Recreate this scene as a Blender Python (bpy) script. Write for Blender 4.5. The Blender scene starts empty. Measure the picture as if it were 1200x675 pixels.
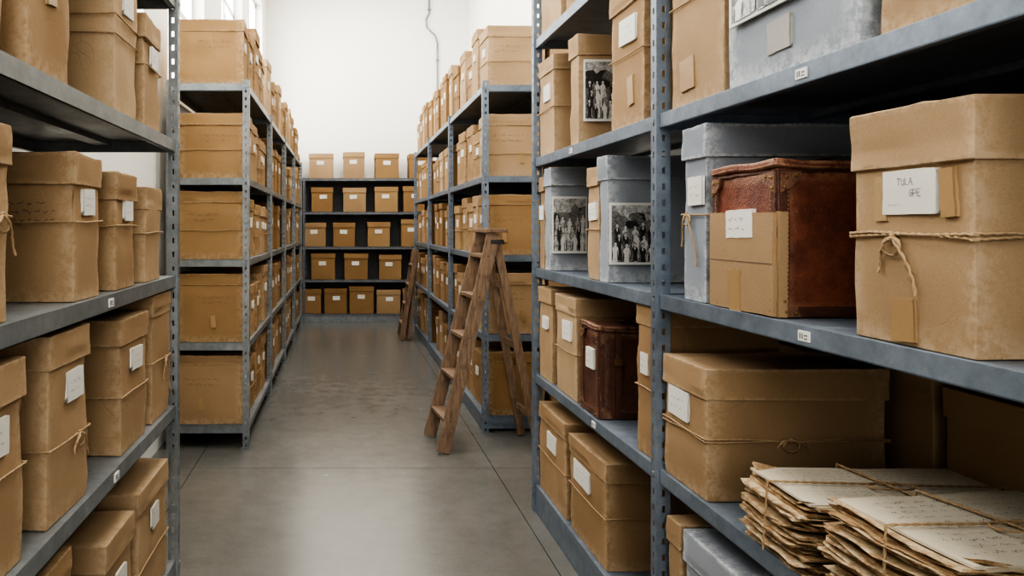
import bpy, bmesh, math, random
from mathutils import Vector, Matrix, noise
random.seed(11)
S = bpy.context.scene
COL = S.collection

# ------------------------------------------------------------------ materials
def nodes_of(name):
    m = bpy.data.materials.new(name); m.use_nodes = True
    nt = m.node_tree; b = nt.nodes['Principled BSDF']
    return m, nt, b
def N(nt, t, **kw):
    n = nt.nodes.new(t)
    for k, v in kw.items(): setattr(n, k, v)
    return n
def L(nt, a, b): nt.links.new(a, b)
def math_n(nt, op, a, b=None):
    n = nt.nodes.new('ShaderNodeMath'); n.operation = op
    if hasattr(a, 'links'): L(nt, a, n.inputs[0])
    else: n.inputs[0].default_value = a
    if b is not None:
        if hasattr(b, 'links'): L(nt, b, n.inputs[1])
        else: n.inputs[1].default_value = b
    return n.outputs[0]
def mix(nt, fac, a, b, mode='MIX'):
    n = nt.nodes.new('ShaderNodeMixRGB'); n.blend_type = mode
    for i, v in ((0, fac), (1, a), (2, b)):
        if hasattr(v, 'links'): L(nt, v, n.inputs[i])
        elif i == 0: n.inputs[0].default_value = v
        else: n.inputs[i].default_value = (*v, 1)
    return n.outputs[0]
def coords(nt, tinted=True, scale=(1, 1, 1)):
    tc = nt.nodes.new('ShaderNodeTexCoord')
    mp = nt.nodes.new('ShaderNodeMapping'); mp.inputs['Scale'].default_value = scale
    L(nt, tc.outputs['Object'], mp.inputs[0])
    if tinted:
        at = N(nt, 'ShaderNodeAttribute', attribute_name='tint')
        v = nt.nodes.new('ShaderNodeVectorMath'); v.operation = 'ADD'
        sc = math_n(nt, 'MULTIPLY', at.outputs['Fac'], 37.0)
        L(nt, mp.outputs[0], v.inputs[0]); L(nt, sc, v.inputs[1])
        return v.outputs[0], at.outputs['Fac']
    return mp.outputs[0], None
def ramp(nt, src, p0, p1, c0=(0, 0, 0), c1=(1, 1, 1)):
    r = nt.nodes.new('ShaderNodeValToRGB')
    r.color_ramp.elements[0].position = p0; r.color_ramp.elements[1].position = p1
    r.color_ramp.elements[0].color = (*c0, 1); r.color_ramp.elements[1].color = (*c1, 1)
    L(nt, src, r.inputs[0]); return r.outputs[0]
def noise_n(nt, vec, scale, detail=4, rough=.6):
    n = nt.nodes.new('ShaderNodeTexNoise'); n.inputs['Scale'].default_value = scale
    n.inputs['Detail'].default_value = detail; n.inputs['Roughness'].default_value = rough
    L(nt, vec, n.inputs['Vector']); return n.outputs['Fac']
def bump(nt, b, h, strength, dist=.002):
    n = nt.nodes.new('ShaderNodeBump'); n.inputs['Strength'].default_value = strength
    n.inputs['Distance'].default_value = dist
    L(nt, h, n.inputs['Height']); L(nt, n.outputs[0], b.inputs['Normal'])

def paperish(name, ca, cb, stain, stain_amt=.5, rough=.85, fine=.25, bscale=150, edge=(.52, .39, .26), edge_amt=.55, spots=.09, crease=0.0):
    m, nt, b = nodes_of(name)
    v, t = coords(nt)
    base = mix(nt, t, ca, cb)
    big = noise_n(nt, v, 2.2, 3, .5)
    st = ramp(nt, big, .40, .80)
    c = mix(nt, math_n(nt, 'MULTIPLY', st, stain_amt), base, stain)
    sp = ramp(nt, noise_n(nt, v, 42, 5, .8), .71, .77)
    c = mix(nt, math_n(nt, 'MULTIPLY', sp, spots * 2.5), c, stain)
    v3, _ = coords(nt, False, (5, 5, 60))
    sk = ramp(nt, noise_n(nt, v3, 3, 4, .7), .68, .80)
    c = mix(nt, math_n(nt, 'MULTIPLY', sk, spots * 1.5), c, edge)
    f = noise_n(nt, v, bscale * 2.5, 2, .6)
    c = mix(nt, fine * .6, c, ramp(nt, f, .2, .8), 'OVERLAY')
    ed = N(nt, 'ShaderNodeAttribute', attribute_name='edge')
    wn = ramp(nt, noise_n(nt, v, 38, 4, .75), .42, .56)
    c = mix(nt, math_n(nt, 'MULTIPLY', math_n(nt, 'MULTIPLY', ed.outputs['Fac'], wn), edge_amt), c, edge)
    h = math_n(nt, 'ADD', math_n(nt, 'MULTIPLY', noise_n(nt, v, bscale, 3, .6), .45), math_n(nt, 'MULTIPLY', noise_n(nt, v, 7, 1, .4), 3.5))
    if crease:
        vo = nt.nodes.new('ShaderNodeTexVoronoi'); vo.feature = 'DISTANCE_TO_EDGE'; vo.inputs['Scale'].default_value = 3.6
        wv = nt.nodes.new('ShaderNodeVectorMath'); wv.operation = 'ADD'
        nz = nt.nodes.new('ShaderNodeTexNoise'); nz.inputs['Scale'].default_value = 3; nz.inputs['Detail'].default_value = 2
        L(nt, v, nz.inputs['Vector'])
        L(nt, v, wv.inputs[0]); L(nt, nz.outputs['Color'], wv.inputs[1]); L(nt, wv.outputs[0], vo.inputs['Vector'])
        cr = ramp(nt, vo.outputs['Distance'], 0, .018)
        gate = ramp(nt, noise_n(nt, v, 4, 2), .50, .60)
        inv = math_n(nt, 'MULTIPLY', math_n(nt, 'SUBTRACT', 1.0, cr), gate)
        h = math_n(nt, 'SUBTRACT', h, math_n(nt, 'MULTIPLY', inv, crease))
        c = mix(nt, math_n(nt, 'MULTIPLY', inv, .25 * crease), c, stain)
    L(nt, c, b.inputs['Base Color'])
    b.inputs['Roughness'].default_value = rough
    b.inputs['Specular IOR Level'].default_value = .25
    bump(nt, b, h, .4, .0018)
    return m

M_CARD = paperish('cardboard', (.435, .305, .182), (.325, .203, .104), (.21, .126, .062), .42, crease=.7)
M_CARD2 = paperish('cardboard_ochre', (.375, .240, .118), (.265, .155, .068), (.18, .102, .045), .40, crease=.5)
M_GREY = paperish('grey_archival_board', (.25, .275, .31), (.315, .335, .365), (.17, .185, .205), .4, edge=(.65, .66, .66), spots=.15)
M_LABEL = paperish('label_paper', (.76, .75, .71), (.68, .66, .60), (.55, .45, .30), .25, fine=.08, spots=.06, edge_amt=0)
M_PAPER = paperish('old_paper', (.60, .49, .33), (.38, .265, .145), (.33, .20, .09), .5, fine=.12, edge=(.27, .15, .07), edge_amt=.8, spots=.1)
M_SHEET = paperish('letter_paper', (.58, .52, .41), (.52, .45, .33), (.42, .30, .17), .5, fine=.1, spots=.12, edge_amt=0)
M_TAPE = paperish('brown_tape', (.36, .225, .105), (.40, .27, .145), (.31, .18, .08), .3, rough=.38, fine=.1, edge_amt=0)
M_TAPEG = paperish('grey_tape', (.30, .29, .26), (.34, .32, .28), (.22, .20, .17), .3, rough=.45, fine=.1, edge_amt=0)

def solid(name, col, rough=.6, metal=0, spec=.5, mott=.15, ms=60):
    m, nt, b = nodes_of(name)
    v, _ = coords(nt, False)
    n = noise_n(nt, v, ms, 4, .7)
    c = mix(nt, mott, col, ramp(nt, n, .3, .7), 'OVERLAY')
    L(nt, c, b.inputs['Base Color']); b.inputs['Roughness'].default_value = rough
    b.inputs['Metallic'].default_value = metal; b.inputs['Specular IOR Level'].default_value = spec
    return m
M_INK = solid('ink', (.07, .07, .09), .8)
M_FINK = solid('faded_ink', (.15, .095, .065), .9)
M_PHDARK = solid('photo_dark', (.035, .033, .031), .35, mott=.9, ms=130)
M_PHMID = solid('photo_mid', (.17, .165, .155), .35, mott=1, ms=190)
M_PHSKY = solid('photo_pale', (.40, .39, .37), .35, mott=.8, ms=60)
M_PHLITE = solid('photo_light', (.62, .60, .56), .35, mott=.5, ms=200)
M_BRASS = solid('aged_brass', (.28, .18, .08), .4, .8)
M_DARK = solid('dark_steel', (.12, .12, .12), .6)
M_BLACK = solid('black_iron', (.03, .03, .033), .5)
M_FRAME = solid('white_paint', (.80, .80, .78), .5)

def metal(name, ca, cb, rough=.42, ov=.25):
    m, nt, b = nodes_of(name)
    v, _ = coords(nt, False)
    n1 = noise_n(nt, v, 3.0, 5, .6)
    c = mix(nt, ramp(nt, n1, .35, .7), ca, cb)
    c = mix(nt, ov, c, ramp(nt, noise_n(nt, v, 17, 5, .75), .3, .7), 'OVERLAY')
    v2, _ = coords(nt, False, (6, 1.2, 30))
    sc = ramp(nt, noise_n(nt, v2, 9, 5, .8), .62, .72)
    c = mix(nt, math_n(nt, 'MULTIPLY', sc, .4), c, tuple(min(1, x * 2.0) for x in ca))
    sp = ramp(nt, noise_n(nt, v, 65, 5, .85), .66, .70)
    c = mix(nt, math_n(nt, 'MULTIPLY', sp, .6), c, (.06, .05, .045))
    L(nt, c, b.inputs['Base Color'])
    b.inputs['Metallic'].default_value = .3
    r = ramp(nt, n1, .3, .8, (rough - .1,) * 3, (rough + .2,) * 3)
    L(nt, r, b.inputs['Roughness'])
    bump(nt, b, noise_n(nt, v, 45, 4), .12, .001)
    return m
M_METB = metal('blue_grey_painted_steel', (.145, .178, .22), (.20, .232, .272))
M_METG = metal('grey_painted_steel', (.165, .182, .19), (.235, .25, .255), .38)
M_METD = metal('dark_painted_steel', (.12, .128, .14), (.16, .168, .18))

def leather(name, ca, cb, wear=(.42, .24, .14)):
    m, nt, b = nodes_of(name)
    v, _ = coords(nt)
    c = mix(nt, ramp(nt, noise_n(nt, v, 9, 7, .75), .38, .62), ca, cb)
    ed = N(nt, 'ShaderNodeAttribute', attribute_name='edge')
    wn = ramp(nt, noise_n(nt, v, 55, 5, .8), .50, .58)
    c = mix(nt, math_n(nt, 'MULTIPLY', wn, .35), c, tuple(x * .4 for x in ca))
    sc = ramp(nt, noise_n(nt, v, 26, 7, .85), .58, .66)
    c = mix(nt, math_n(nt, 'MULTIPLY', sc, .40), c, wear)
    v2, _ = coords(nt, False, (3, 3, 26))
    s2 = ramp(nt, noise_n(nt, v2, 9, 6, .85), .63, .69)
    c = mix(nt, math_n(nt, 'MULTIPLY', s2, .45), c, wear)
    v4, _ = coords(nt, False, (30, 30, 4))
    s4 = ramp(nt, noise_n(nt, v4, 5, 6, .85), .66, .71)
    c = mix(nt, math_n(nt, 'MULTIPLY', s4, .4), c, wear)
    c = mix(nt, math_n(nt, 'MULTIPLY', math_n(nt, 'MULTIPLY', ed.outputs['Fac'], ramp(nt, noise_n(nt, v, 30, 4, .8), .40, .55)), .75), c, wear)
    L(nt, c, b.inputs['Base Color']); b.inputs['Roughness'].default_value = .5
    vo = nt.nodes.new('ShaderNodeTexVoronoi'); vo.inputs['Scale'].default_value = 200
    L(nt, v, vo.inputs['Vector'])
    h = math_n(nt, 'ADD', vo.outputs['Distance'], math_n(nt, 'MULTIPLY', noise_n(nt, v, 14, 6, .7), 4.0))
    bump(nt, b, h, .5, .002)
    return m
M_LEA = leather('red_brown_leather', (.250, .078, .042), (.135, .040, .024))
M_LEAB = leather('leather_binding', (.125, .048, .029), (.075, .030, .019))
M_LEAD = leather('dark_brown_leather', (.150, .060, .037), (.080, .033, .022))

def wood():
    m, nt, b = nodes_of('aged_wood')
    v, _ = coords(nt, True, (14, 14, 1.6))
    n = noise_n(nt, v, 5, 6, .65)
    c = mix(nt, ramp(nt, n, .3, .72), (.120, .074, .047), (.31, .205, .132))
    v2, _ = coords(nt, False)
    c = mix(nt, math_n(nt, 'MULTIPLY', ramp(nt, noise_n(nt, v2, 14, 4), .55, .7), .5), c, (.07, .045, .03))
    L(nt, c, b.inputs['Base Color']); b.inputs['Roughness'].default_value = .6
    bump(nt, b, n, .4, .002)
    return m
M_WOOD = wood()

def twine():
    m, nt, b = nodes_of('jute_twine')
    v, _ = coords(nt)
    c = mix(nt, noise_n(nt, v, 200, 3), (.27, .17, .085), (.52, .37, .22))
    L(nt, c, b.inputs['Base Color']); b.inputs['Roughness'].default_value = .95
    bump(nt, b, noise_n(nt, v, 500, 3), .6, .001)
    return m
M_TWINE = twine()

def plaster(name, col):
    m, nt, b = nodes_of(name)
    v, _ = coords(nt, False)
    c = mix(nt, math_n(nt, 'MULTIPLY', noise_n(nt, v, .8, 5), .2), col, tuple(x * .88 for x in col))
    L(nt, c, b.inputs['Base Color']); b.inputs['Roughness'].default_value = .85
    bump(nt, b, noise_n(nt, v, 40, 5), .12, .003)
    return m
M_WALL = plaster('off_white_plaster', (.84, .825, .775))
M_CEIL = plaster('ceiling_plaster', (.82, .82, .80))

def floor_mat():
    m, nt, b = nodes_of('polished_concrete')
    v, _ = coords(nt, False)
    n1 = noise_n(nt, v, .9, 6, .6); n2 = noise_n(nt, v, 7, 6, .7); n3 = noise_n(nt, v, 90, 4, .8)
    c = mix(nt, ramp(nt, n1, .3, .72), (.128, .124, .114), (.165, .160, .148))
    c = mix(nt, .12, c, ramp(nt, n2, .25, .75), 'OVERLAY')
    c = mix(nt, .12, c, ramp(nt, n3, .25, .75), 'OVERLAY')
    L(nt, c, b.inputs['Base Color'])
    L(nt, ramp(nt, n2, .2, .8, (.19,) * 3, (.29,) * 3), b.inputs['Roughness'])
    b.inputs['Specular IOR Level'].default_value = .7
    bump(nt, b, n2, .04, .002)
    return m
M_FLOOR = floor_mat()
M_JOINT = solid('joint_filler', (.045, .042, .038), .9)
M_FILL_GLOW, nt, b = nodes_of('fill_diffuser')  # glowing face of the added overhead fill fixtures
b.inputs['Base Color'].default_value = (.9, .9, .9, 1)
b.inputs['Emission Color'].default_value = (1, .98, .95, 1); b.inputs['Emission Strength'].default_value = 1.5

# ------------------------------------------------------------------ mesh builder
class MB:
    def __init__(s): s.v = []; s.f = []; s.m = []; s.t = []; s.e = []; s.sm = []; s.mats = []
    def mi(s, mat):
        if mat not in s.mats: s.mats.append(mat)
        return s.mats.index(mat)
    def add(s, vs, fs, mat, tint=.5, edge=None, smooth=False):
        o = len(s.v); i = s.mi(mat)
        s.v += [tuple(v) for v in vs]; s.t += [tint] * len(vs)
        s.e += (edge if edge else [0.0] * len(vs))
        for f in fs: s.f.append([o + k for k in f]); s.m.append(i); s.sm.append(smooth)
    def obj(s, name, loc=(0, 0, 0), rz=0, parent=None, wn=False):
        me = bpy.data.meshes.new(name); me.from_pydata(s.v, [], s.f)
        for m in s.mats: me.materials.append(m)
        me.polygons.foreach_set('material_index', s.m)
        me.polygons.foreach_set('use_smooth', s.sm)
        a = me.attributes.new('tint', 'FLOAT', 'POINT'); a.data.foreach_set('value', s.t)
        a = me.attributes.new('edge', 'FLOAT', 'POINT'); a.data.foreach_set('value', s.e)
        me.update()
        ob = bpy.data.objects.new(name, me); COL.objects.link(ob)
        ob.location = loc; ob.rotation_euler = (0, 0, rz)
        if parent: ob.parent = parent
        if wn:
            md = ob.modifiers.new('wn', 'WEIGHTED_NORMAL'); md.mode = 'FACE_AREA'; md.weight = 80; md.thresh = .0
        return ob

def cuboid(mb, x0, x1, y0, y1, z0, z1, mat, tint=.5):
    vs = [(x0, y0, z0), (x1, y0, z0), (x1, y1, z0), (x0, y1, z0), (x0, y0, z1), (x1, y0, z1), (x1, y1, z1), (x0, y1, z1)]
    mb.add(vs, [(0, 3, 2, 1), (4, 5, 6, 7), (0, 1, 5, 4), (1, 2, 6, 5), (2, 3, 7, 6), (3, 0, 4, 7)], mat, tint)

def rbox(mb, c, size, bev, mat, tint=.5, jit=0, sub=0, dent=0, M=None, seg=2):
    bm = bmesh.new(); bmesh.ops.create_cube(bm, size=1)
    for v in bm.verts:
        v.co = Vector((v.co.x * size[0], v.co.y * size[1], v.co.z * size[2]))
        v.co += Vector([random.uniform(-jit, jit) for _ in range(2)] + [0])
        if v.co.z > 0: v.co.z += random.uniform(-jit, jit) * .6
    if sub: bmesh.ops.subdivide_edges(bm, edges=bm.edges[:], cuts=sub, use_grid_fill=True)
    if bev > 0:
        es = [e for e in bm.edges if len(e.link_faces) == 2 and e.calc_face_angle(0) > .6]
        bmesh.ops.bevel(bm, geom=es, offset=bev, segments=seg, affect='EDGES', profile=.6)
    bm.normal_update()
    sd = Vector((random.uniform(0, 99), random.uniform(0, 99), 0))
    hs = Vector(size) / 2
    vs = []; ed = []
    for v in bm.verts:
        q = v.co.copy()
        k = sum(1 for a in range(3) if abs(abs(q[a]) - hs[a]) < bev * 1.3 + jit + 1e-5)
        ed.append(1.0 if k >= 2 and sub else 0.0)
        if dent and not (q.z < -hs.z + .02):
            q += v.normal * (noise.noise(q * 7 + sd) * dent)
            q += v.normal * (noise.noise(q * 25 + sd) * dent * (.25 if k < 2 else .6))
        q += Vector(c)
        if M: q = M @ q
        vs.append(q)
    fs = [[v.index for v in f.verts] for f in bm.faces]
    bm.free()
    mb.add(vs, fs, mat, tint, ed, smooth=bool(sub))

def tube(mb, pts, r, mat, n=6, closed=False, tint=.5):
    pts = [Vector(p) for p in pts]; m = len(pts)
    vs = []; fs = []
    prev = None
    for i in range(m):
        if closed: d = pts[(i + 1) % m] - pts[i - 1]
        else: d = pts[min(i + 1, m - 1)] - pts[max(i - 1, 0)]
        if d.length < 1e-9: d = Vector((0, 0, 1))
        d.normalize()
        if prev is None:
            a = Vector((0, 0, 1)) if abs(d.z) < .9 else Vector((1, 0, 0))
            u = d.cross(a).normalized()
        else:
            u = (prev - d * prev.dot(d))
            u = u.normalized() if u.length > 1e-6 else d.orthogonal().normalized()
        prev = u; w = d.cross(u)
        for k in range(n):
            an = 2 * math.pi * k / n
            vs.append(pts[i] + (u * math.cos(an) + w * math.sin(an)) * r)
    for i in range(m if closed else m - 1):
        j = (i + 1) % m
        for k in range(n):
            k2 = (k + 1) % n
            fs.append((i * n + k, i * n + k2, j * n + k2, j * n + k))
    mb.add(vs, fs, mat, tint, smooth=True)

def resample(pts, step, closed=False):
    P = [Vector(p) for p in pts]
    if closed: P.append(P[0])
    out = []
    for a, b in zip(P, P[1:]):
        n = max(1, int((b - a).length / step))
        for i in range(n): out.append(a.lerp(b, i / n))
    if not closed: out.append(P[-1])
    return out

def rope(mb, pts, r=.0028, closed=False, fancy=False, mat=None):
    mat = mat or M_TWINE
    if not fancy:
        tube(mb, pts, r, mat, 5, closed, random.random()); return
    P = resample(pts, .0045, closed); m = len(P)
    for ph in (0, math.pi):
        q = []
        u = None
        for i in range(m):
            d = (P[(i + 1) % m] - P[i - 1]) if closed else (P[min(i + 1, m - 1)] - P[max(0, i - 1)])
            d.normalize()
            if u is None: u = d.orthogonal().normalized()
            u = (u - d * u.dot(d)); u.normalize(); w = d.cross(u)
            an = ph + i * .0045 / .0032 * .55
            q.append(P[i] + (u * math.cos(an) + w * math.sin(an)) * r * .5)
        tube(mb, q, r * .62, mat, 5, closed, random.random())

class Fr:
    def __init__(s, O, U, V, Nn): s.O = Vector(O); s.U = Vector(U); s.V = Vector(V); s.N = Vector(Nn)
    def p(s, u, v, n=0): return s.O + s.U * u + s.V * v + s.N * n
def decal(mb, fr, u, v, w, h, mat, off=.0015, rot=0, tint=None, ragged=0):
    c, sn = math.cos(rot), math.sin(rot)
    pts = []
    N_ = 5 if ragged else 1
    per = []
    for (a, b), (a2, b2) in (((-1, -1), (1, -1)), ((1, -1), (1, 1)), ((1, 1), (-1, 1)), ((-1, 1), (-1, -1))):
        for i in range(N_):
            t = i / N_; x = a + (a2 - a) * t; y = b + (b2 - b) * t
            per.append((x * w / 2 + random.uniform(-ragged, ragged), y * h / 2 + random.uniform(-ragged, ragged)))
    for x, y in per: pts.append((u + x * c - y * sn, v + x * sn + y * c))
    top = [fr.p(a, b, off) for a, b in pts]; bot = [fr.p(a, b, -.004) for a, b in pts]
    n = len(pts)
    fs = [list(range(n))] + [(i, n + i, n + (i + 1) % n, (i + 1) % n) for i in range(n)]
    mb.add(top + bot, fs, mat, random.random() if tint is None else tint)
def ribbon(mb, fr, pts, wd, mat, off):
    vs = []; fs = []
    for a, b in zip(pts, pts[1:]):
        a = Vector(a); b = Vector(b); d = b - a
        if d.length < 1e-7: continue
        d.normalize(); n = Vector((-d.y, d.x)) * wd / 2; e = d * wd * .3
        o = len(vs)
        for q in (a - n - e, b - n + e, b + n + e, a + n - e): vs.append(fr.p(q.x, q.y, off))
        fs.append((o, o + 1, o + 2, o + 3))
    mb.add(vs, fs, mat)
def scribble(mb, fr, u, v, w, h, lines, mat, off=.0022, wd=.0012):
    lh = h / lines
    for l in range(lines):
        y = v + h / 2 - lh * (l + .5)
        x = u - w / 2 + random.uniform(0, w * .08); end = u + w / 2 - random.uniform(0, w * .25)
        while x < end:
            pts = []
            for k in range(random.randint(3, 9)):
                pts.append((x, y + random.uniform(-.30, .30) * lh * (1 if k % 2 else -.2)))
                x += lh * random.uniform(.08, .22)
                if x > end: break
            x += lh * .3
            if len(pts) > 1: ribbon(mb, fr, pts, wd, mat, off)

STROKES = {'T': [[(0, 1), (1, 1)], [(.5, 1), (.5, 0)]], 'U': [[(0, 1), (0, .2), (.5, 0), (1, .2), (1, 1)]], 'L': [[(0, 1), (0, 0), (.9, 0)]],
 'A': [[(0, 0), (.5, 1), (1, 0)], [(.2, .4), (.8, .4)]], 'G': [[(1, .85), (.5, 1), (0, .5), (.4, 0), (1, .15), (1, .5), (.6, .5)]],
 'P': [[(0, 0), (0, 1), (.9, .9), (.9, .55), (0, .45)]], 'E': [[(1, 1), (0, 1), (0, 0), (1, 0)], [(0, .5), (.8, .5)]],
 'C': [[(1, .85), (.5, 1), (0, .5), (.4, 0), (1, .15)]], 'I': [[(.5, 0), (.5, 1)]]}
def letters(mb, fr, u, v, txt, hgt, mat, off=.0024, wd=.0009):
    x = u
    for ch in txt:
        for st in STROKES.get(ch, []):
            ribbon(mb, fr, [(x + a * hgt * .6 + random.uniform(-.09, .09) * hgt, v + b * hgt + random.uniform(-.08, .08) * hgt) for a, b in st], wd, mat, off)
        x += hgt * .80

def photo(mb, fr, u, v, w, h, rot=0, seed=0):
    rnd = random.Random(seed)
    decal(mb, fr, u, v, w, h, M_LABEL, .0018, rot, .2)
    iw, ih = w * .92, h * .92
    decal(mb, fr, u, v, iw, ih, M_PHMID, .0024, rot)
    decal(mb, fr, u, v + ih * .37, iw, ih * .26, M_PHSKY, .0027, rot)
    o = .0030
    def poly(pts, m, oo):
        mb.add([fr.p(max(u - iw / 2, min(u + iw / 2, a)), max(v - ih / 2, min(v + ih / 2, b)), oo) for a, b in pts], [list(range(len(pts)))], m)
    def blob(x, y, rx, ry, m, oo, n=10, rag=.2):
        poly([(x + math.cos(k * 2 * math.pi / n) * rx * rnd.uniform(1 - rag, 1 + rag), y + math.sin(k * 2 * math.pi / n) * ry * rnd.uniform(1 - rag, 1 + rag)) for k in range(n)], m, oo)
    for _ in range(7):
        blob(u + rnd.uniform(-.5, .5) * iw, v + ih * rnd.uniform(.10, .30), iw * rnd.uniform(.12, .22), ih * rnd.uniform(.06, .12), rnd.choice([M_PHMID, M_PHDARK]), o, 11, .3); o += .00005
    for row in range(3):
        nn = 5
        for i in range(nn):
            x = u - iw / 2 + iw * (i + .5 + (.3 if row == 1 else 0) + rnd.uniform(-.2, .2)) / nn
            base = v - ih * (.14 + .17 * row) + rnd.uniform(-.03, .03) * ih
            s = iw / nn * rnd.uniform(.38, .46)
            body = rnd.choice([M_PHLITE, M_PHLITE, M_PHDARK, M_PHSKY, M_PHDARK])
            bh = ih * rnd.uniform(.22, .28)
            lean = rnd.uniform(-.25, .25) * s
            poly([(x - s * .75, base - bh * .6), (x + s * .7, base - bh * .65), (x + s, base + bh * .5), (x + s * .75 + lean, base + bh * .86), (x + s * .2 + lean, base + bh),
                  (x - s * .2 + lean, base + bh), (x - s * .8 + lean, base + bh * .84), (x - s * 1.0, base + bh * .45)], body, o)
            blob(x - s * .75, base + bh * .3, s * .20, bh * .4, M_PHMID if body == M_PHDARK else M_PHDARK, o + .00005, 7)
            blob(x + s * .72, base + bh * .25, s * .16, bh * .42, M_PHSKY if body == M_PHDARK else M_PHMID, o + .00008, 7)
            blob(x + lean, base + bh * .86, s * .22, bh * .13, M_PHLITE, o + .0001, 6)
            if row == 2: blob(x, base - bh * .3, s * .85, bh * .22, rnd.choice([M_PHLITE, M_PHSKY, M_PHDARK]), o + .00012, 8)
            hc = base + bh + s * .45
            blob(x + lean, hc + s * .12, s * .50, s * .56, M_PHDARK, o + .00015, 10, .08)
            blob(x + lean, hc - s * .03, s * .38, s * .48, M_PHLITE, o + .0002, 10, .05)
            blob(x + lean, hc + s * .02, s * .24, s * .07, M_PHMID, o + .00025, 6, .2)
            blob(x + lean, hc - s * .22, s * .12, s * .05, M_PHMID, o + .00025, 6, .2)
            o += .00003
        o += .0003

# ------------------------------------------------------------------ archive boxes
def frames(d, w, s):
    return {'aisle': Fr((s * d / 2, 0, 0), (0, s, 0), (0, 0, 1), (s, 0, 0)),
            'near': Fr((0, -w / 2, 0), (1, 0, 0), (0, 0, 1), (0, -1, 0))}

def loop_pts(d, w, z, off=.0035, sag=.004):
    a, b = d / 2 + off, w / 2 + off
    c = [(-a, -b), (a, -b), (a, b), (-a, b)]
    P = resample([(x, y, z) for x, y in c], .05, True)
    sd = random.uniform(0, 50)
    return [p + Vector((0, 0, noise.noise(p * 6 + Vector((sd, 0, 0))) * sag * 2)) for p in P]

def build_box(mb, d, w, h, s, mat, tint, lid_h=.075, hi=True, label=None, twine_z=None, twv=False, tape=None,
              note=None, knot=None, origin=(0, 0, 0), tr=.0028, tmat=None):
    st = len(mb.v)
    jit = .004 if hi else .004
    sub = 7 if hi else 0
    bv = .0028 if hi else .004
    rbox(mb, (0, 0, (h - .012) / 2), (d - .014, w - .014, h - .012), bv, mat, tint, jit * .6, sub, .0075 if hi else 0)
    rbox(mb, (0, 0, h - lid_h / 2), (d, w, lid_h), bv, mat, max(0, min(1, tint + random.uniform(-.15, .15))), jit * .6, sub, .005 if hi else 0)
    F = frames(d - .010, w - .010, s)
    if label:
        for (face, u, v, lw, lh, ln) in label:
            fr = F[face]
            o_ = .0055 if hi else .002
            decal(mb, fr, u, v, lw, lh, M_LABEL, o_, random.uniform(-.04, .04), ragged=.0008)
            if ln == 'txt':
                letters(mb, fr, u - lw * .20, v + lh * .16, 'TULA', lh * .15, M_INK, o_ + .0008)
                letters(mb, fr, u + lw * .02, v - lh * .10, 'GPE', lh * .16, M_INK, o_ + .0008)
                scribble(mb, fr, u - lw * .28, v - lh * .28, lw * .25, lh * .1, 1, M_FINK, o_ + .0008, .0006)
            elif ln: scribble(mb, fr, u, v, lw * .75, lh * .55, ln, M_INK, o_ + .0008, .0008)
    if tape:
        for (face, u, v, tw, th, r) in tape:
            decal(mb, F[face], u, v, tw, th, tmat or M_TAPE, .0052 if hi else .0015, r, ragged=.0012)
    if note:
        for (face, u, v, nw, nh, ln) in note:
            scribble(mb, F[face], u, v, nw, nh, ln, M_FINK, .0055 if hi else .002, .0018)
    if twine_z:
        for z in twine_z:
            P = loop_pts(d - .006, w - .006, z)
            rope(mb, P, tr, True, fancy=hi)
    if twv:
        P = resample([(.03, -w / 2 - .004, .004), (.03, -w / 2 - .004, h + .003), (.03, w / 2 + .004, h + .003), (.03, w / 2 + .004, .004)], .05)
        rope(mb, P, tr, False, fancy=hi)
    if knot:
        face, u, z, ln = knot
        fr = F[face]
        kc = fr.p(u, z, .009)
        for k in range(3):
            rope(mb, [kc + fr.U * math.cos(t) * .006 + fr.V * math.sin(t + k) * .006 + fr.N * (.002 * math.sin(2 * t + k)) for t in [i * .7 for i in range(9)]], .0024, True)
        for sg in (-1, 1):
            pts = []
            for i in range(9):
                t = i / 8
                pts.append(fr.p(u + sg * (.035 * math.sin(t * 1.7)) + (.02 * t if sg > 0 else 0), z - ln * t * (1 if sg > 0 else .62) + .006 * math.sin(t * 5), .009 + .003 * math.sin(t * 6)))
            rope(mb, pts, tr, False, fancy=hi)
        pts = [fr.p(u - .022 * math.sin(t), z - .016 * (1 - math.cos(t)), .010) for t in [i * 2 * math.pi / 14 for i in range(14)]]
        rope(mb, pts, tr * .9, True, fancy=hi)
    if origin != (0, 0, 0):
        for i in range(st, len(mb.v)):
            v = mb.v[i]; mb.v[i] = (v[0] + origin[0], v[1] + origin[1], v[2] + origin[2])

def near_box(s, xf, yn, yf, z, h, d, mat=None, rz=None, name='archive_box', tint=None, **kw):
    w = yf - yn
    mb = MB()
    build_box(mb, d, w, h, s, mat or M_CARD, random.random() if tint is None else tint, **kw)
    return mb.obj(name, (xf - s * d / 2, (yn + yf) / 2, z + .001), random.uniform(-.02, .02) if rz is None else rz, wn=True)

# ------------------------------------------------------------------ racks
def flange(mb, p0, du, width, z0, z1, mat):
    per = .05; hw = .010; hh = .020
    n = int((z1 - z0) / per); du = Vector(du); p0 = Vector(p0)
    us = [0, (width - hw) / 2, (width + hw) / 2, width]
    vs = []; fs = []
    zs = []
    for i in range(n):
        zb = z0 + i * (z1 - z0) / n; zt = z0 + (i + 1) * (z1 - z0) / n
        m = (zb + zt) / 2
        zs += [zb, m - hh / 2, m + hh / 2]
    zs.append(z1)
    for z in zs:
        for u in us: vs.append(p0 + du * u + Vector((0, 0, z)))
    for r in range(len(zs) - 1):
        for c in range(3):
            if c == 1 and r % 3 == 1: continue
            a = r * 4 + c; fs.append((a, a + 1, a + 5, a + 4))
    mb.add(vs, fs, mat)

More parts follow.
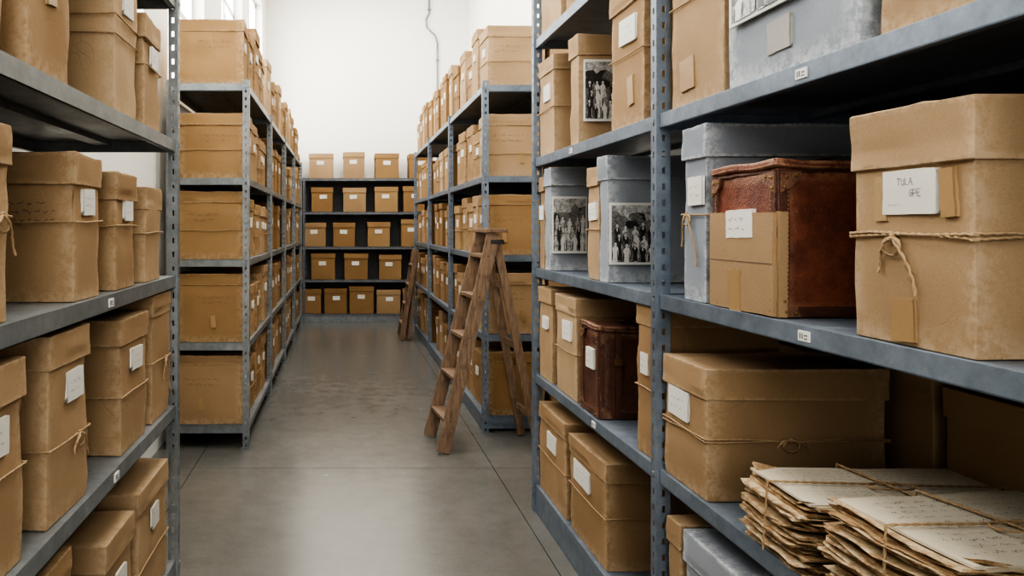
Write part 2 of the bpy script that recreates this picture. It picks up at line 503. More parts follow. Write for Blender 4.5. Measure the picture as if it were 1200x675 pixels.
def rack(name, s, xf, xb, ys, zs, ztop, mat, kick=True, W=.042):
    E = bpy.data.objects.new(name, None); COL.objects.link(E)
    cx, cy = (xf + xb) / 2, (ys[0] + ys[-1]) / 2
    E.location = (cx, cy, 0)
    posts = MB()
    for y in ys:
        for x, dx in ((xf + s * .008, -s), (xb - s * .002, s)):
            flange(posts, (x - cx, y - .02 - cy, 0), (dx, 0, 0), W, 0, ztop, mat)
            flange(posts, (x - cx, y - .02 - cy, 0), (0, 1, 0), W, 0, ztop, mat)
    po = posts.obj('posts', parent=E)
    md = po.modifiers.new('thick', 'SOLIDIFY'); md.thickness = .0025; md.offset = 0
    sh = MB(); T = .044
    a, b = sorted((xf - cx, xb - cx))
    for z in zs:
        for y0, y1 in zip(ys, ys[1:]):
            u0, u1 = y0 + .023 - cy, y1 - .021 - cy
            cuboid(sh, a + .003, b - .003, u0 + .003, u1 - .003, z - .003, z, mat)
            rbox(sh, (a + .002, (u0 + u1) / 2, z - T / 2), (.004, u1 - u0, T + .001), .0012, mat)
            cuboid(sh, b - .003, b, u0, u1, z - T, z + .0005, mat)
            cuboid(sh, a, b, u0, u0 + .003, z - T, z + .0005, mat)
            cuboid(sh, a, b, u1 - .003, u1, z - T, z + .0005, mat)
            cuboid(sh, a, a + .018, u0, u1, z - T, z - T + .002, mat)
            cuboid(sh, b - .018, b, u0, u1, z - T, z - T + .002, mat)
            mid = (a + b) / 2
            cuboid(sh, mid - .03, mid + .03, u0 + .004, u1 - .004, z - .02, z - .003, mat)
        for y in ys:
            cuboid(sh, a + .03, b - .03, y - .018 - cy, y - .0155 - cy, z - T, z, mat)
            rbox(sh, ((a - .010 if s < 0 else b + .010), y - cy, z - .02), (.006, .013, .013), .002, M_METG)
            rbox(sh, ((a + .012 if s < 0 else b - .012), y - .024 - cy, z - .022), (.013, .006, .013), .002, M_METG)
    if kick:
        fx = a if s < 0 else b - .004
        cuboid(sh, fx, fx + .004, ys[0] + .023 - cy, ys[-1] - .021 - cy, .002, zs[0] - T, mat)
        cuboid(sh, a + .03, b - .03, ys[0] - .012 - cy, ys[0] - .009 - cy, .03, zs[0] - T, mat)
    for y in ys:
        for x in (a, b - .05): cuboid(sh, x, x + .05, y - .024 - cy, y + .026 - cy, 0, .004, mat)
    sh.obj('shelves', parent=E)
    return E

ZR = [.14, .70, 1.24, 1.80, 2.40]
rack('metal_shelving_rack', -1, .98, 1.90, [-.66, .87, 2.40, 3.93], ZR, 2.95, M_METB)
ZL = [.22, .79, 1.27, 1.77, 2.30]
rack('metal_shelving_rack', 1, -.62, -1.15, [-.70, 1.08, 2.86], ZL, 2.8, M_METG, W=.034)
ZLF = [.15, .69, 1.235, 1.77, 2.385]
rack('metal_shelving_rack', 1, -.62, -1.15, [5.02, 6.62, 8.22, 9.82, 11.42], ZLF, 2.41, M_METG, kick=False)
ZRM = [.11, .69, 1.25, 1.81, 2.45]
rack('metal_shelving_rack', -1, .99, 1.90, [5.42, 7.15, 8.88, 10.6], ZRM, 2.48, M_METB)

def back_rack():
    E = bpy.data.objects.new('metal_shelving_rack', None); COL.objects.link(E); E.location = (.37, 11.9, 0)
    mb = MB(); zs = [.13, .65, 1.15, 1.68, 2.19]
    x0, x1 = -1.5, 1.5
    for z in zs:
        cuboid(mb, x0, x1, -.25, .25, z - .004, z, M_METD)
        cuboid(mb, x0, x1, -.25, -.247, z - .04, z + .001, M_METD)
        cuboid(mb, x0, x1, .24, .243, z - .04, z + .001, M_METD)
    cuboid(mb, x0, x1, -.247, -.243, .002, .10, M_METG)
    cuboid(mb, x0, x1, .245, .248, 0, 2.19, M_DARK)
    mb.obj('shelves', parent=E)
    p = MB()
    for x in (x0 - .002, x1 + .002, -.98, 1.02):
        for y in (-.252, .238):
            flange(p, (x, y, 0), (1, 0, 0), .035, 0, 2.2, M_METD)
    o = p.obj('posts', parent=E); md = o.modifiers.new('t', 'SOLIDIFY'); md.thickness = .002
    b = MB()
    for li, z in enumerate(zs):
        x = x0 + .06 + [.0, .12, .02, .1, .05][li]
        while x < x1 - .4:
            w = random.uniform(.33, .38); h = random.uniform(.36, .42)
            build_box(b, w, .40, h, 1, M_CARD2 if random.random() < .7 else M_CARD, .2 + random.random() * .8, hi=False,
                      label=[('near', random.uniform(-.02, .02), h * .62, .11, .06, 0)], origin=(x + w / 2 , -.03, z + .0005))
            x += w + (random.uniform(.02, .04) if li == 0 else random.uniform(.07, .18))
    b.obj('archive_boxes', (0.37, 11.9, 0))
back_rack()

def fill(s, xf, d, bays, zs, cy, seed, mats, row2=None):
    random.seed(seed)
    b = MB()
    for li, z in enumerate(zs):
        for y0, y1 in bays:
            y = y0 + .03 + random.uniform(0, .01)
            while True:
                w = random.uniform(.23, .31)
                if y + w > y1 - .03: break
                h = random.uniform(.34, .455)
                if li == len(zs) - 1: h = random.uniform(.36, .52)
                sb = random.uniform(.012, .04)
                mat = mats[0] if random.random() < .7 else mats[1]
                first = y < bays[0][0] + .1
                if first: h = random.choice([.43, .44, .45])
                kw = dict(hi=False, lid_h=random.uniform(.06, .085))
                if first or y < bays[0][0] + 1.2: kw['hi'] = True
                kw['label'] = [('aisle', random.uniform(-.02, .02), h * .6, random.uniform(.07, .10), random.uniform(.05, .07), 2 if y < 7.5 else 0)]
                if random.random() < .5: kw['twine_z'] = [h * random.uniform(.35, .5)]
                if first:
                    kw['note'] = [('near', random.uniform(-.05, .05), h * .62, .26, .07, 2)]
                    if random.random() < .5: kw['tape'] = [('near', random.uniform(-.1, .1), h * .3, .03, .08, .1)]
                st = len(b.v); org = (xf - s * (d / 2 + sb), y + w / 2 - cy, z + .001)
                build_box(b, d, w, h, s, mat, random.random(), origin=org, **kw)
                an = random.uniform(-.035, .035)
                for i in range(st, len(b.v)):
                    vx, vy, vz = b.v[i]; dx, dy = vx - org[0], vy - org[1]
                    b.v[i] = (org[0] + dx * math.cos(an) - dy * math.sin(an), org[1] + dx * math.sin(an) + dy * math.cos(an), vz)
                if row2 and (first or li >= 3):
                    build_box(b, row2, w, h * .95, s, mat, random.random(), hi=False, origin=(xf - s * (d + sb + .03 + row2 / 2), y + w / 2 - cy, z + .001))
                y += w + (random.uniform(.010, .03) if random.random() < .75 else random.uniform(.05, .14))
    return b
fill(1, -.62, .46, [(5.02, 6.62), (6.62, 8.22), (8.22, 9.82), (9.82, 11.42)], ZLF, 8, 5, (M_CARD2, M_CARD)).obj('archive_boxes', (0, 8, 0), wn=True)
fill(-1, .99, .42, [(5.42, 7.15), (7.15, 8.88), (8.88, 10.6)], ZRM, 8, 9, (M_CARD2, M_CARD), row2=.36).obj('archive_boxes', (0, 8, 0), wn=True)

# ------------------------------------------------------------------ near right rack contents
random.seed(21)
R = lambda *a, **k: near_box(-1, *a, **k)
Z = ZR[3]
R(.99, 3.63, 3.89, Z, .47, .44, label=[('aisle', .02, .30, .11, .08, 2)], twine_z=[.22])
R(.99, 3.24, 3.37, Z, .465, .42, mat=M_CARD, lid_h=.09, rz=0, tint=.2)
R(.99, 2.54, 2.86, Z, .52, .42, lid_h=.10, label=[('aisle', .02, .335, .15, .09, 2)], twine_z=[.25], tape=[('aisle', .05, .12, .05, .10, .1)])
R(.99, 1.995, 2.33, Z, .50, .44, lid_h=.09, twine_z=[.30], tape=[('aisle', -.05, .09, .09, .09, .05)], label=[('aisle', .0, .42, .12, .05, 2)], tint=.4)
R(.985, 1.465, 1.975, Z, .46, .44, mat=M_GREY, lid_h=.07, rz=0, tape=[('aisle', -.02, .085, .09, .075, .03)], tint=.8, tmat=M_TAPEG)
R(.99, 1.13, 1.435, Z, .40, .42, tape=[('near', -.1, .2, .08, .05, .4)], twine_z=[.12])
Z = ZR[4]
R(.99, 3.50, 3.88, Z, .42, .42, label=[('aisle', 0, .25, .1, .07, 2)])
R(.99, 3.10, 3.44, Z, .42, .42, twine_z=[.2])
R(.99, 2.55, 2.95, Z, .40, .42)
R(.99, 1.9, 2.3, Z, .40, .42)
Z = ZR[2]
R(.99, 3.79, 3.89, Z, .46, .42, label=[('aisle', 0, .28, .07, .07, 2)])
R(.985, 3.655, 3.775, Z, .495, .42, mat=M_GREY, rz=0, lid_h=.09, tint=.9)
R(.99, 2.985, 3.12, Z, .445, .30, label=[('aisle', .0, .27, .09, .07, 2)], twine_z=[.2], rz=0, tint=.1)
R(.985, 2.865, 2.97, Z, .475, .42, mat=M_GREY, rz=0, lid_h=.09, tint=.9)
R(.985, 2.09, 2.235, Z, .49, .50, mat=M_GREY, rz=0, lid_h=.09, label=[('aisle', .01, .31, .085, .08, 2)], twine_z=[.245], knot=('aisle', -.03, .245, .14), tint=.5)
R(.985, 1.197, 1.49, Z, .42, .50, mat=M_CARD, rz=0, lid_h=.105, label=[('aisle', .005, .27, .125, .078, 'txt')], twine_z=[.192, .197],
        knot=('aisle', -.03, .190, .095), tape=[('aisle', -.01, .045, .055, .075, .05), ('aisle', -.065, .26, .03, .08, 0), ('aisle', .09, .265, .03, .08, .08)], tint=.3, tr=.0032)
Z = ZR[1]
R(.99, 3.66, 3.89, Z, .45, .42, label=[('aisle', 0, .28, .09, .06, 2)], tint=.3)
R(.99, 3.27, 3.58, Z, .44, .46, label=[('aisle', 0.02, .29, .13, .085, 2)], twine_z=[.2])
R(.99, 2.46, 2.60, Z, .50, .42, label=[('aisle', 0, .3, .06, .07, 2)], twine_z=[.22])
R(.985, 2.085, 2.365, Z, .362, .50, rz=0, lid_h=.085, label=[('aisle', -.035, .232, .13, .085, 2)], twine_z=[.17, .165], knot=('near', -.02, .17, .03), tint=.5)
Z = ZR[0]
R(.99, 3.42, 3.89, Z, .43, .42, label=[('aisle', .0, .28, .15, .08, 2)], twine_z=[.2])
R(.99, 2.91, 3.36, Z, .41, .42, label=[('aisle', -.06, .275, .20, .085, 2)], twine_z=[.2])
R(.99, 2.26, 2.355, Z, .43, .42)
R(.99, 1.93, 2.24, Z, .43, .50, mat=M_GREY, lid_h=.09)
R(.99, 1.35, 1.75, Z, .38, .44)
def photo_obj(loc, fr, w, h, seed):
    mb = MB(); photo(mb, fr, 0, 0, w, h, 0, seed)
    mb.obj('group_photograph', loc)
NEARF = Fr((0, 0, 0), (1, 0, 0), (0, 0, 1), (0, -1, 0))
AISF = Fr((0, 0, 0), (0, -1, 0), (0, 0, 1), (-1, 0, 0))
photo_obj((.99 + .105, 3.231, ZR[3] + .225), NEARF, .165, .26, 1)
photo_obj((.985 + .09, 3.646, ZR[2] + .22), NEARF, .165, .27, 2)
photo_obj((.985 + .097, 2.856, ZR[2] + .185), NEARF, .182, .23, 3)
photo_obj((.977, 1.79, ZR[3] + .26), AISF, .30, .22, 4)

random.seed(31)
for z, hh in zip(ZR, (.4, .36, .42, .42, .38)):
    for y0, y1 in ((-.62, .84), (.91, 2.36), (2.44, 3.9)):
        y = y0
        while y + .34 < y1:
            w = random.uniform(.30, .36)
            if y + w > y1: break
            mb = MB(); h = hh * random.uniform(.92, 1.08)
            build_box(mb, .36, w, h, -1, M_CARD, random.random(), hi=False)
            mb.obj('archive_box', (1.70, y + w / 2, z + .0005))
            y += w + .03

def case(name, xf, yn, yf, z, h, d, mat, sleeve):
    mb = MB(); w = yf - yn
    rbox(mb, (0, 0, h / 2 - .008), (d, w, h - .016), .006, mat, .3, .002, 8, .009)
    X, Y = d / 2, w / 2
    lb = len(mb.v)
    rbox(mb, (-.002, 0, h - .011), (d + .014, w + .012, .020), .005, mat, .6, .001, 8, .006)
    for i in range(lb, len(mb.v)):
        vx, vy, vz = mb.v[i]
        k = max(0, (-vx - X * .45) / X)
        mb.v[i] = (vx, vy, vz + .016 * k * k * (1 + .4 * math.sin(vy * 30)))
    rr = .0042
    def wob(P): return [p + Vector((random.uniform(-1, 1), random.uniform(-1, 1), random.uniform(-1, 1))) * .0012 for p in P]
    for zz in (.006, h - .024):
        tube(mb, wob(resample([(-X, -Y, zz), (X, -Y, zz), (X, Y, zz), (-X, Y, zz)], .03, True)), rr, M_LEAB, 6, True)
    for x in (-X, X):
        for y in (-Y, Y): tube(mb, wob(resample([(x, y, .005), (x, y, h - .02)], .03)), rr, M_LEAB, 6)
    fn = Fr((0, -Y, 0), (1, 0, 0), (0, 0, 1), (0, -1, 0)); fa = Fr((-X, 0, 0), (0, -1, 0), (0, 0, 1), (-1, 0, 0))
    for fr, ww in ((fn, d), (fa, w)):
        for u, v, a, b in ((0, .014, ww - .004, .022), (-ww / 2 + .012, h / 2 - .01, .020, h - .024), (ww / 2 - .012, h / 2 - .01, .020, h - .024)):
            decal(mb, fr, u, v, a, b, M_LEAB, .0072, 0, .9, ragged=.0012)
        for k in range(int(h / .010)):
            vv = .02 + k * .010
            if vv > h - .04: break
            for sg in (-1, 1): decal(mb, fr, sg * (ww / 2 - .019), vv, .0012, .005, M_TWINE, .0082)
        for sg in (-1, 1):
            for vv, dv in ((.003, 1), (h - .026, -1)):
                K = .048
                pl = [(sg * (ww / 2 - .001), vv), (sg * (ww / 2 - K), vv), (sg * (ww / 2 - K * .8), vv + dv * K * .45), (sg * (ww / 2 - K * .45), vv + dv * K * .8), (sg * (ww / 2 - .001), vv + dv * K)]
                top = [fr.p(a, b, .0095) for a, b in pl]; bot = [fr.p(a, b, .002) for a, b in pl]
                mb.add(top + bot, [(0, 1, 2, 3, 4)] + [(i, 5 + i, 5 + (i + 1) % 5, (i + 1) % 5) for i in range(5)], M_LEAB, .3, [.5] * 5 + [0.0] * 5)
                for a, b in ((.012, .012), (.036, .009), (.009, .036)):
                    rbox(mb, fr.p(sg * (ww / 2 - a), vv + dv * b, .0100), (.007, .007, .007), .0025, M_BRASS)
    tube(mb, [(-.05 + .1 * i / 10, 0, h + .000 + .014 * math.sin(math.pi * i / 10)) for i in range(11)], .006, M_LEAB, 6)
    if sleeve:
        decal(mb, fa, 0, h * .34, w + .002, h * .67, M_CARD, .013, 0, .35, ragged=.002)
        decal(mb, fa, 0, h * .34, w * .98, .003, M_FINK, .0134, .0)
        decal(mb, fa, 0, h * .60, .125, .07, M_LABEL, .0145, 0.02, ragged=.001)
        scribble(mb, fa, 0, h * .60, .1, .05, 2, M_INK, .0155, .0010)
        decal(mb, fa, -.02, h * .13, .055, .11, M_TAPE, .0145, .03, ragged=.001)
        decal(mb, fn, -d / 2 + .006, h * .34, .020, h * .67, M_CARD, .0115, 0, .35, ragged=.001)
    else:
        decal(mb, fa, 0.01, h * .62, .09, .08, M_LABEL, .0105, 0)
        scribble(mb, fa, 0.01, h * .62, .07, .05, 2, M_INK, .0113, .0010)
        rbox(mb, fn.p(0, h * .75, .008), (.05, .008, .035), .002, M_BRASS)
        for uu in (-.10, .10):      # buckled straps
            decal(mb, fn, uu, h * .5 - .01, .024, h - .03, M_LEAB, .011, 0, .4, ragged=.0008)
            rbox(mb, fn.p(uu, h * .62, .012), (.034, .006, .026), .002, M_BRASS)
    mb.obj(name, (xf + d / 2, (yn + yf) / 2, z + .001), 0)
case('leather_case', 1.0, 1.765, 2.065, ZR[2], .362, .40, M_LEA, True)
case('leather_case', 1.0, 2.99, 3.205, ZR[1], .36, .34, M_LEAD, False)

def bundle(name, loc, sx, sy, h, rz, seed):
    rnd = random.Random(seed); random.seed(seed)
    mb = MB(); z = 0
    NG = 10
    while z < h:
        t = rnd.uniform(.0018, .0070)
        a = rnd.uniform(-.07, .07); ox, oy = rnd.uniform(-.02, .02), rnd.uniform(-.017, .017)
        kx, ky = sx * rnd.uniform(.90, 1.03), sy * rnd.uniform(.90, 1.03)
        ph = (rnd.uniform(0, 9), rnd.uniform(0, 9)); curl = [rnd.uniform(-.3, 1) ** 3 * .020 for _ in range(4)]
        vs = []; ed = []
        def warp(u, v):
            g = min(1, z / .04)
            q = .007 * noise.noise(Vector((u * 1.6 + seed, v * 1.6, z * 8))) + .003 * noise.noise(Vector((u * 4 + ph[0], v * 4, ph[1])))
            for c, (su, sv) in zip(curl, ((-1, -1), (1, -1), (1, 1), (-1, 1))):
                dd = max(0, (su * u + sv * v) - 1.10)
                q += c * dd * dd * 1.6
            return q * g
        for lay in (0, 1):
            for j in range(NG + 1):
                for i in range(NG + 1):
                    u = -1 + 2 * i / NG; v = -1 + 2 * j / NG
                    bx = rnd.uniform(-.004, .004) if i in (0, NG) or j in (0, NG) else 0
                    x = u * kx / 2 + bx; y = v * ky / 2 + bx
                    X = x * math.cos(a) - y * math.sin(a) + ox; Y = x * math.sin(a) + y * math.cos(a) + oy
                    vs.append((X, Y, max(.0, z + warp(u, v)) + (t if lay else 0)))
                    ed.append(1.0 if (i in (0, NG) or j in (0, NG)) else 0.0)
        n1 = NG + 1; off = n1 * n1; fs = []
        for j in range(NG):
            for i in range(NG):
                q = j * n1 + i
                fs.append((q, q + n1, q + n1 + 1, q + 1)); fs.append((off + q, off + q + 1, off + q + n1 + 1, off + q + n1))
        per = [i for i in range(n1)] + [j * n1 + NG for j in range(1, n1)] + [NG * n1 + i for i in range(NG - 1, -1, -1)] + [j * n1 for j in range(NG - 1, 0, -1)]
        for p, q in zip(per, per[1:] + per[:1]): fs.append((p, q, off + q, off + p))
        mb.add(vs, fs, M_PAPER, rnd.random() ** 1.3, ed, smooth=False)
        z += t + rnd.choice([0, .0004, .0016])
    top = Fr((0, 0, z + .005), (1, 0, 0), (0, 1, 0), (0, 0, 1))
    decal(mb, Fr((0, 0, z + .002), (1, 0, 0), (0, 1, 0), (0, 0, 1)), .012, .008, sx * .96, sy * .96, M_SHEET, .001, .05, .5, ragged=.004)
    decal(mb, top, .0, .0, sx * .95, sy * .95, M_SHEET, .001, -.02, .05, ragged=.004)
    scribble(mb, top, -.0, 0.01, sx * .8, sy * .78, 10, M_FINK, .0022, .0009)
    o = .006
    for a0 in (0, 1):
        if a0 == 0: P = [(-sx * .52 - o, .01, 0.004), (-sx * .5 - o, .01, z + o + .006), (sx * .5 + o, -.02, z + o + .006), (sx * .52 + o, -.02, 0.004)]
        else: P = [(.02, -sy * .52 - o, 0.004), (.02, -sy * .5 - o, z + o + .007), (-.02, sy * .5 + o, z + o + .007), (-.02, sy * .52 + o, 0.004)]
        rope(mb, resample(P, .02), .0028, False, True)
    pts = [(.0 + .05 * math.sin(t), 0 - .05 * (1 - math.cos(t)) * .5, z + .014) for t in [k * 2 * math.pi / 16 for k in range(16)]]
    rope(mb, pts, .0026, True, True)
    mb.obj(name, loc, rz)
bundle('tied_paper_bundle', (1.235, 1.755, ZR[1] + .001), .50, .27, .145, -.03, 3)
bundle('tied_paper_bundle', (1.21, 1.405, ZR[1] + .001), .44, .33, .195, .10, 8)

# ------------------------------------------------------------------ near left rack contents
random.seed(41)
Lb = lambda *a, **k: near_box(1, *a, **k)
lab = lambda v=.24, w=.08, h=.07: [('aisle', .02, v, w, h, 2)]
Z = ZL[2]
Lb(-.63, 1.13, 1.46, Z, .37, .44, label=lab(.26), twine_z=[.2], knot=('aisle', .12, .2, .07))
Lb(-.63, 1.815, 2.01, Z, .355, .44, label=[('aisle', 0, .24, .08, .065, 2)], twine_z=[.19], note=[('near', .10, .215, .16, .06, 3)], tint=.55)
Lb(-.63, 2.14, 2.35, Z, .33, .42, label=[('aisle', 0.02, .23, .08, .065, 2)], twine_z=[.18])
Lb(-.63, 2.46, 2.68, Z, .31, .42, twine_z=[.16])
Z = ZL[1]
Lb(-.63, 1.13, 1.53, Z, .40, .44, label=[('aisle', .06, .27, .12, .07, 2)], twine_z=[.19])
Lb(-.63, 1.66, 1.91, Z, .42, .44, label=[('aisle', .03, .29, .10, .07, 2)], twine_z=[.17], tape=[('near', .1, .2, .06, .1, .1)], knot=('aisle', .05, .17, .06))
Lb(-.63, 2.2, 2.48, Z, .39, .44, label=[('aisle', .02, .26, .11, .065, 2)], twine_z=[.17])
Lb(-.63, 2.55, 2.80, Z, .43, .42, twine_z=[.2], knot=('aisle', .05, .2, .12))
Z = ZL[0]
Lb(-.63, 2.38, 2.76, Z, .40, .44, label=lab(.26), twine_z=[.15])
Lb(-.63, 2.05, 2.31, Z, .375, .42, label=lab(.22))
Lb(-.63, 1.50, 1.78, Z, .49, .42, label=lab(.30))
Lb(-.63, 1.13, 1.42, Z, .40, .42)
Z = ZL[3]
Lb(-.63, 1.54, 1.79, Z, .48, .44, tape=[('aisle', 0, .2, .05, .08, .1)], note=[('near', .1, .15, .15, .06, 3)])
Lb(-.63, 2.12, 2.36, Z, .46, .46, label=[('aisle', 0.02, .33, .1, .07, 2)], twine_z=[.22, .27])
Lb(-.63, 2.44, 2.66, Z, .36, .42, twine_z=[.2], label=lab(.24))
Lb(-.63, 1.13, 1.44, Z, .42, .42)
Z = ZL[4]
Lb(-.63, 2.3, 2.7, Z, .38, .44); Lb(-.63, 1.6, 2.1, Z, .38, .44)

def tag(loc, fr):
    mb = MB()
    decal(mb, fr, 0, 0, .040, .022, M_LABEL, .0025, 0, .1)
    for u in (-.012, -.004): decal(mb, fr, u, 0, .0025, .012, M_INK, .0032)
    decal(mb, fr, .008, .002, .010, .002, M_INK, .0032); decal(mb, fr, .008, -.005, .010, .002, M_INK, .0032)
    mb.obj('shelf_tag', loc)
AL = Fr((0, 0, 0), (0, 1, 0), (0, 0, 1), (1, 0, 0))
tag((.9795, 1.63, ZR[2] - .022), AISF); tag((.9795, 1.64, ZR[3] - .022), AISF); tag((.9795, 3.0, ZR[1] - .022), AISF)
tag((.9795, 3.3, ZR[3] - .022), AISF)
tag((-.6195, 2.05, ZL[2] - .022), AL); tag((-.6195, 2.1, ZL[1] - .022), AL)

# ------------------------------------------------------------------ ladders
def beam(mb, p0, p1, wd, th, side, mat=M_WOOD):
    p0 = Vector(p0); p1 = Vector(p1); zc = (p1 - p0); ln = zc.length; zc.normalize()
    sv = Vector(side); sv = (sv - zc * sv.dot(zc)).normalized(); tv = zc.cross(sv)
    M = Matrix((( tv.x, sv.x, zc.x, 0), (tv.y, sv.y, zc.y, 0), (tv.z, sv.z, zc.z, 0), (0, 0, 0, 1)))
    M = Matrix.Translation((p0 + p1) / 2) @ M
    rbox(mb, (0, 0, 0), (wd, th, ln), .004, mat, random.random(), .0015, 0, 0, M)

def step_ladder(loc, rz, H=1.42, ff=-.35, rf=.29, wb=.40, wt=.28):
    mb = MB()
    for sg in (-1, 1):
        beam(mb, (ff, sg * wb / 2, .0), (0, sg * wt / 2, H - .02), .085, .026, (0, 1, 0))
        beam(mb, (rf, sg * (wb / 2 - .03), .0), (.03, sg * (wt / 2 - .03), H - .10), .055, .024, (0, 1, 0))
    n = 5
    for i in range(n):
        t = (i + .75) / (n + .4)
        x = ff * (1 - t); z = H * t; w = wb + (wt - wb) * t
        rbox(mb, (x + .005, 0, z), (.092, w - .02, .024), .004, M_WOOD, random.random(), .0015)
        rbox(mb, (x + .005, 0, z - .02), (.03, w - .03, .02), .002, M_WOOD, random.random())
        for sg in (-1, 1):
            rbox(mb, (x, sg * (w / 2 + .013), z), (.008, .006, .008), .002, M_BLACK)
    for t in (.16, .5, .8):
        x = rf * (1 - t) + .03 * t; w = wb - .06 + (wt - wb) * t
        beam(mb, (x, -w / 2, (H - .1) * t), (x, w / 2, (H - .1) * t), .045, .018, (1, 0, 0))
    rbox(mb, (.015, 0, H - .005), (.14, wt + .07, .026), .005, M_WOOD, .4, .002)
    for sg in (-1, 1):
        rbox(mb, (.02, sg * (wt / 2 + .015), H - .08), (.09, .005, .03), .002, M_BLACK)
    return mb.obj('wooden_step_ladder', loc, rz)
random.seed(77)
step_ladder((.965, 5.13, .012), .10)
def lean_ladder():
    mb = MB()
    for sg in (-1, 1): beam(mb, (0, sg * .19, .02), (.20, sg * .17, 1.16), .06, .024, (0, 1, 0))
    for i in range(4):
        t = (i + .8) / 4.6
        rbox(mb, (.2 * t, 0, .02 + 1.14 * t), (.085, .36, .022), .003, M_WOOD, random.random())
    for sg in (-1, 1): beam(mb, (.10, sg * .14, .02), (.205, sg * .14, 1.05), .035, .02, (0, 1, 0))
    mb.obj('wooden_step_ladder', (.74, 9.95, 0))
lean_ladder()

# ------------------------------------------------------------------ room shell
XL, XR, YB, YF, HC = -1.22, 2.0, -4.2, 12.22, 5.5
def floor():
    mb = MB()
    cuboid(mb, XL, XR, YB, YF, -.08, -.012, M_JOINT)
    xs = [XL, -.90, .905, XR]; ysl = [YB, -2.9, .85, 4.62, 8.4, YF]; g = .002
    for a, b_ in zip(xs, xs[1:]):
        for c, d in zip(ysl, ysl[1:]):
            cuboid(mb, a + (g if a > XL else 0), b_ - (g if b_ < XR else 0), c + (g if c > YB else 0), d - (g if d < YF else 0), -.012, 0, M_FLOOR)
    mb.obj('floor')
floor()
mb = MB(); cuboid(mb, XL - .2, XR + .2, YB - .2, YF + .2, HC, HC + .1, M_CEIL); mb.obj('ceiling')
mb = MB(); cuboid(mb, XL - .2, XR + .2, YF, YF + .2, -.08, HC, M_WALL); mb.obj('wall_back')
mb = MB(); cuboid(mb, XR, XR + .2, YB, YF, -.08, HC, M_WALL); mb.obj('wall_right')
wins = [(-2.6, -1.2), (.5, 2.0), (3.1, 4.7), (5.35, 6.75), (7.7, 9.3), (10.0, 11.6)]
ZW0, ZW1 = 2.35, 4.8
mb = MB()
cuboid(mb, XL - .25, XL, YB, YF, -.08, ZW0, M_WALL); cuboid(mb, XL - .25, XL, YB, YF, ZW1, HC, M_WALL)
y = YB
for a, b_ in wins:
    cuboid(mb, XL - .25, XL, y, a, ZW0, ZW1, M_WALL); y = b_
cuboid(mb, XL - .25, XL, y, YF, ZW0, ZW1, M_WALL)
mb.obj('wall_left')
def light(name, loc, rot, sx, sy, power, col=(1, 1, 1)):
    l = bpy.data.lights.new(name, 'AREA'); l.shape = 'RECTANGLE'; l.size = sx; l.size_y = sy; l.energy = power; l.color = col
    o = bpy.data.objects.new(name, l); COL.objects.link(o); o.location = loc; o.rotation_euler = rot; return o
PW = [45, 45, 70, 95, 100, 105]
for i, (a, b_) in enumerate(wins):
    mb = MB(); cy = (a + b_) / 2; hw = (b_ - a) / 2
    x0, x1 = -.16, -.10
    for p in (-hw, -.03, hw - .06): cuboid(mb, x0, x1, p, p + .06, ZW0, ZW1, M_FRAME)
    for z in (ZW0, ZW0 + .8, ZW0 + 1.6, ZW1 - .06): cuboid(mb, x0, x1, -hw, hw, z, z + .06, M_FRAME)
    cuboid(mb, -.1, .03, -hw - .0, hw + .0, ZW0 - .0, ZW0 + .03, M_FRAME)
    mb.obj('window_%d' % (i + 1), (XL, cy, 0))
    light('daylight', (XL - .20, cy, (ZW0 + ZW1) / 2), (0, math.radians(-90), 0), ZW1 - ZW0, b_ - a, PW[i], (1, .99, .965))
mb = MB()
cuboid(mb, XL - .2, XR + .2, YB - .25, YB, -.08, 1.0, M_WALL); cuboid(mb, XL - .2, XR + .2, YB - .25, YB, 4.6, HC, M_WALL)
cuboid(mb, XL - .2, -.7, YB - .25, YB, 1.0, 4.6, M_WALL); cuboid(mb, 1.5, XR + .2, YB - .25, YB, 1.0, 4.6, M_WALL)
mb.obj('wall_front')
mb = MB()
for x in (-1.1, -.37, .37, 1.04): cuboid(mb, x, x + .06, -.16, -.1, 1.0, 4.6, M_FRAME)
for z in (1.0, 2.2, 3.4, 4.54): cuboid(mb, -1.1, 1.1, -.16, -.1, z, z + .06, M_FRAME)
mb.obj('window_7', (.4, YB, 0))  # window assumed behind the camera, added to carry light onto camera-facing box fronts
light('daylight', (.4, YB - .2, 2.8), (math.radians(90), 0, 0), 2.2, 3.6, 155, (1, .98, .945))  # added area light filling that assumed rear opening
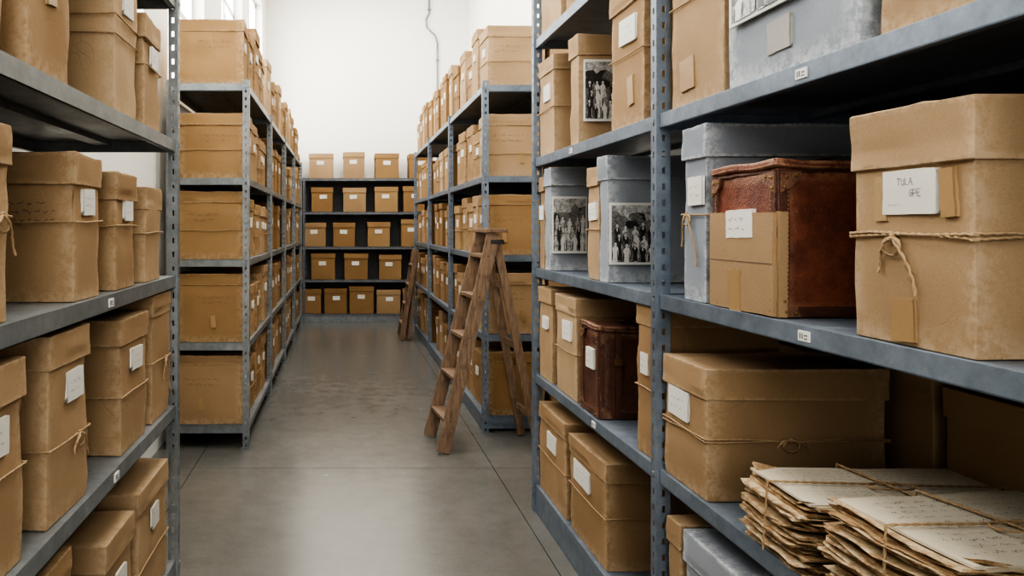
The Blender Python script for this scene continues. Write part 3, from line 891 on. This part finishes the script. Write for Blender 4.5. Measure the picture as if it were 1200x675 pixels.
for y in (-1.5, 2.2, 4.8, 8.0, 10.6):  # unseen overhead fixtures, added to light the aisle from above
    mb = MB(); cuboid(mb, -.7, .7, -.16, .16, .02, .10, M_FRAME); cuboid(mb, -.68, .68, -.14, .14, 0, .02, M_FILL_GLOW)
    for x in (-.5, .5): tube(mb, [(x, 0, .1), (x, 0, HC - 5.2)], .006, M_BLACK, 6)
    mb.obj('added_fill_fixture', (.2, y, 5.2))
    light('added_fill_light', (.2, y, 5.18), (0, 0, 0), 1.3, .26, {-1.5: 45, 2.2: 48, 4.8: 42, 8.0: 50, 10.6: 50}[y], (1, .965, .90))  # fill light under each added fixture
mb = MB(); cuboid(mb, XL, XR, YF - .018, YF, 0, .10, M_FRAME); mb.obj('baseboard_back')
mb = MB(); cuboid(mb, XL, XL + .015, YB, YF - .02, 0, .10, M_FRAME); mb.obj('baseboard_left')
mb = MB(); cuboid(mb, XR - .015, XR, YB, YF - .02, 0, .10, M_FRAME); mb.obj('baseboard_right')
mb = MB()
tube(mb, resample([(0, 0, 5.5), (0, 0, 4.85), (-.05, 0, 4.75), (-.04, 0, 4.62), (.10, 0, 4.48), (.13, 0, 4.35), (.13, 0, 2.3)], .1), .013, M_METG, 8)
for z in (4.9, 4.1, 3.3): rbox(mb, (0 if z > 4.8 else .13, 0.005, z), (.05, .03, .03), .004, M_METG)
mb.obj('wall_conduit', (1.37, YF - .02, 0))

w = bpy.data.worlds.new('World'); S.world = w; w.use_nodes = True
bg = w.node_tree.nodes['Background']; bg.inputs[0].default_value = (.80, .90, 1, 1); bg.inputs[1].default_value = 1.0

c = bpy.data.cameras.new('Camera'); co = bpy.data.objects.new('Camera', c); COL.objects.link(co)
co.location = (0, 0, 1.45); co.rotation_euler = (math.radians(90), 0, 0)
c.lens = 27; c.sensor_width = 36; c.shift_x = .165; c.shift_y = -.0596; c.clip_start = .02
S.camera = co
S.view_settings.view_transform = 'AgX'
S.view_settings.look = 'AgX - High Contrast'
S.view_settings.exposure = 0.1
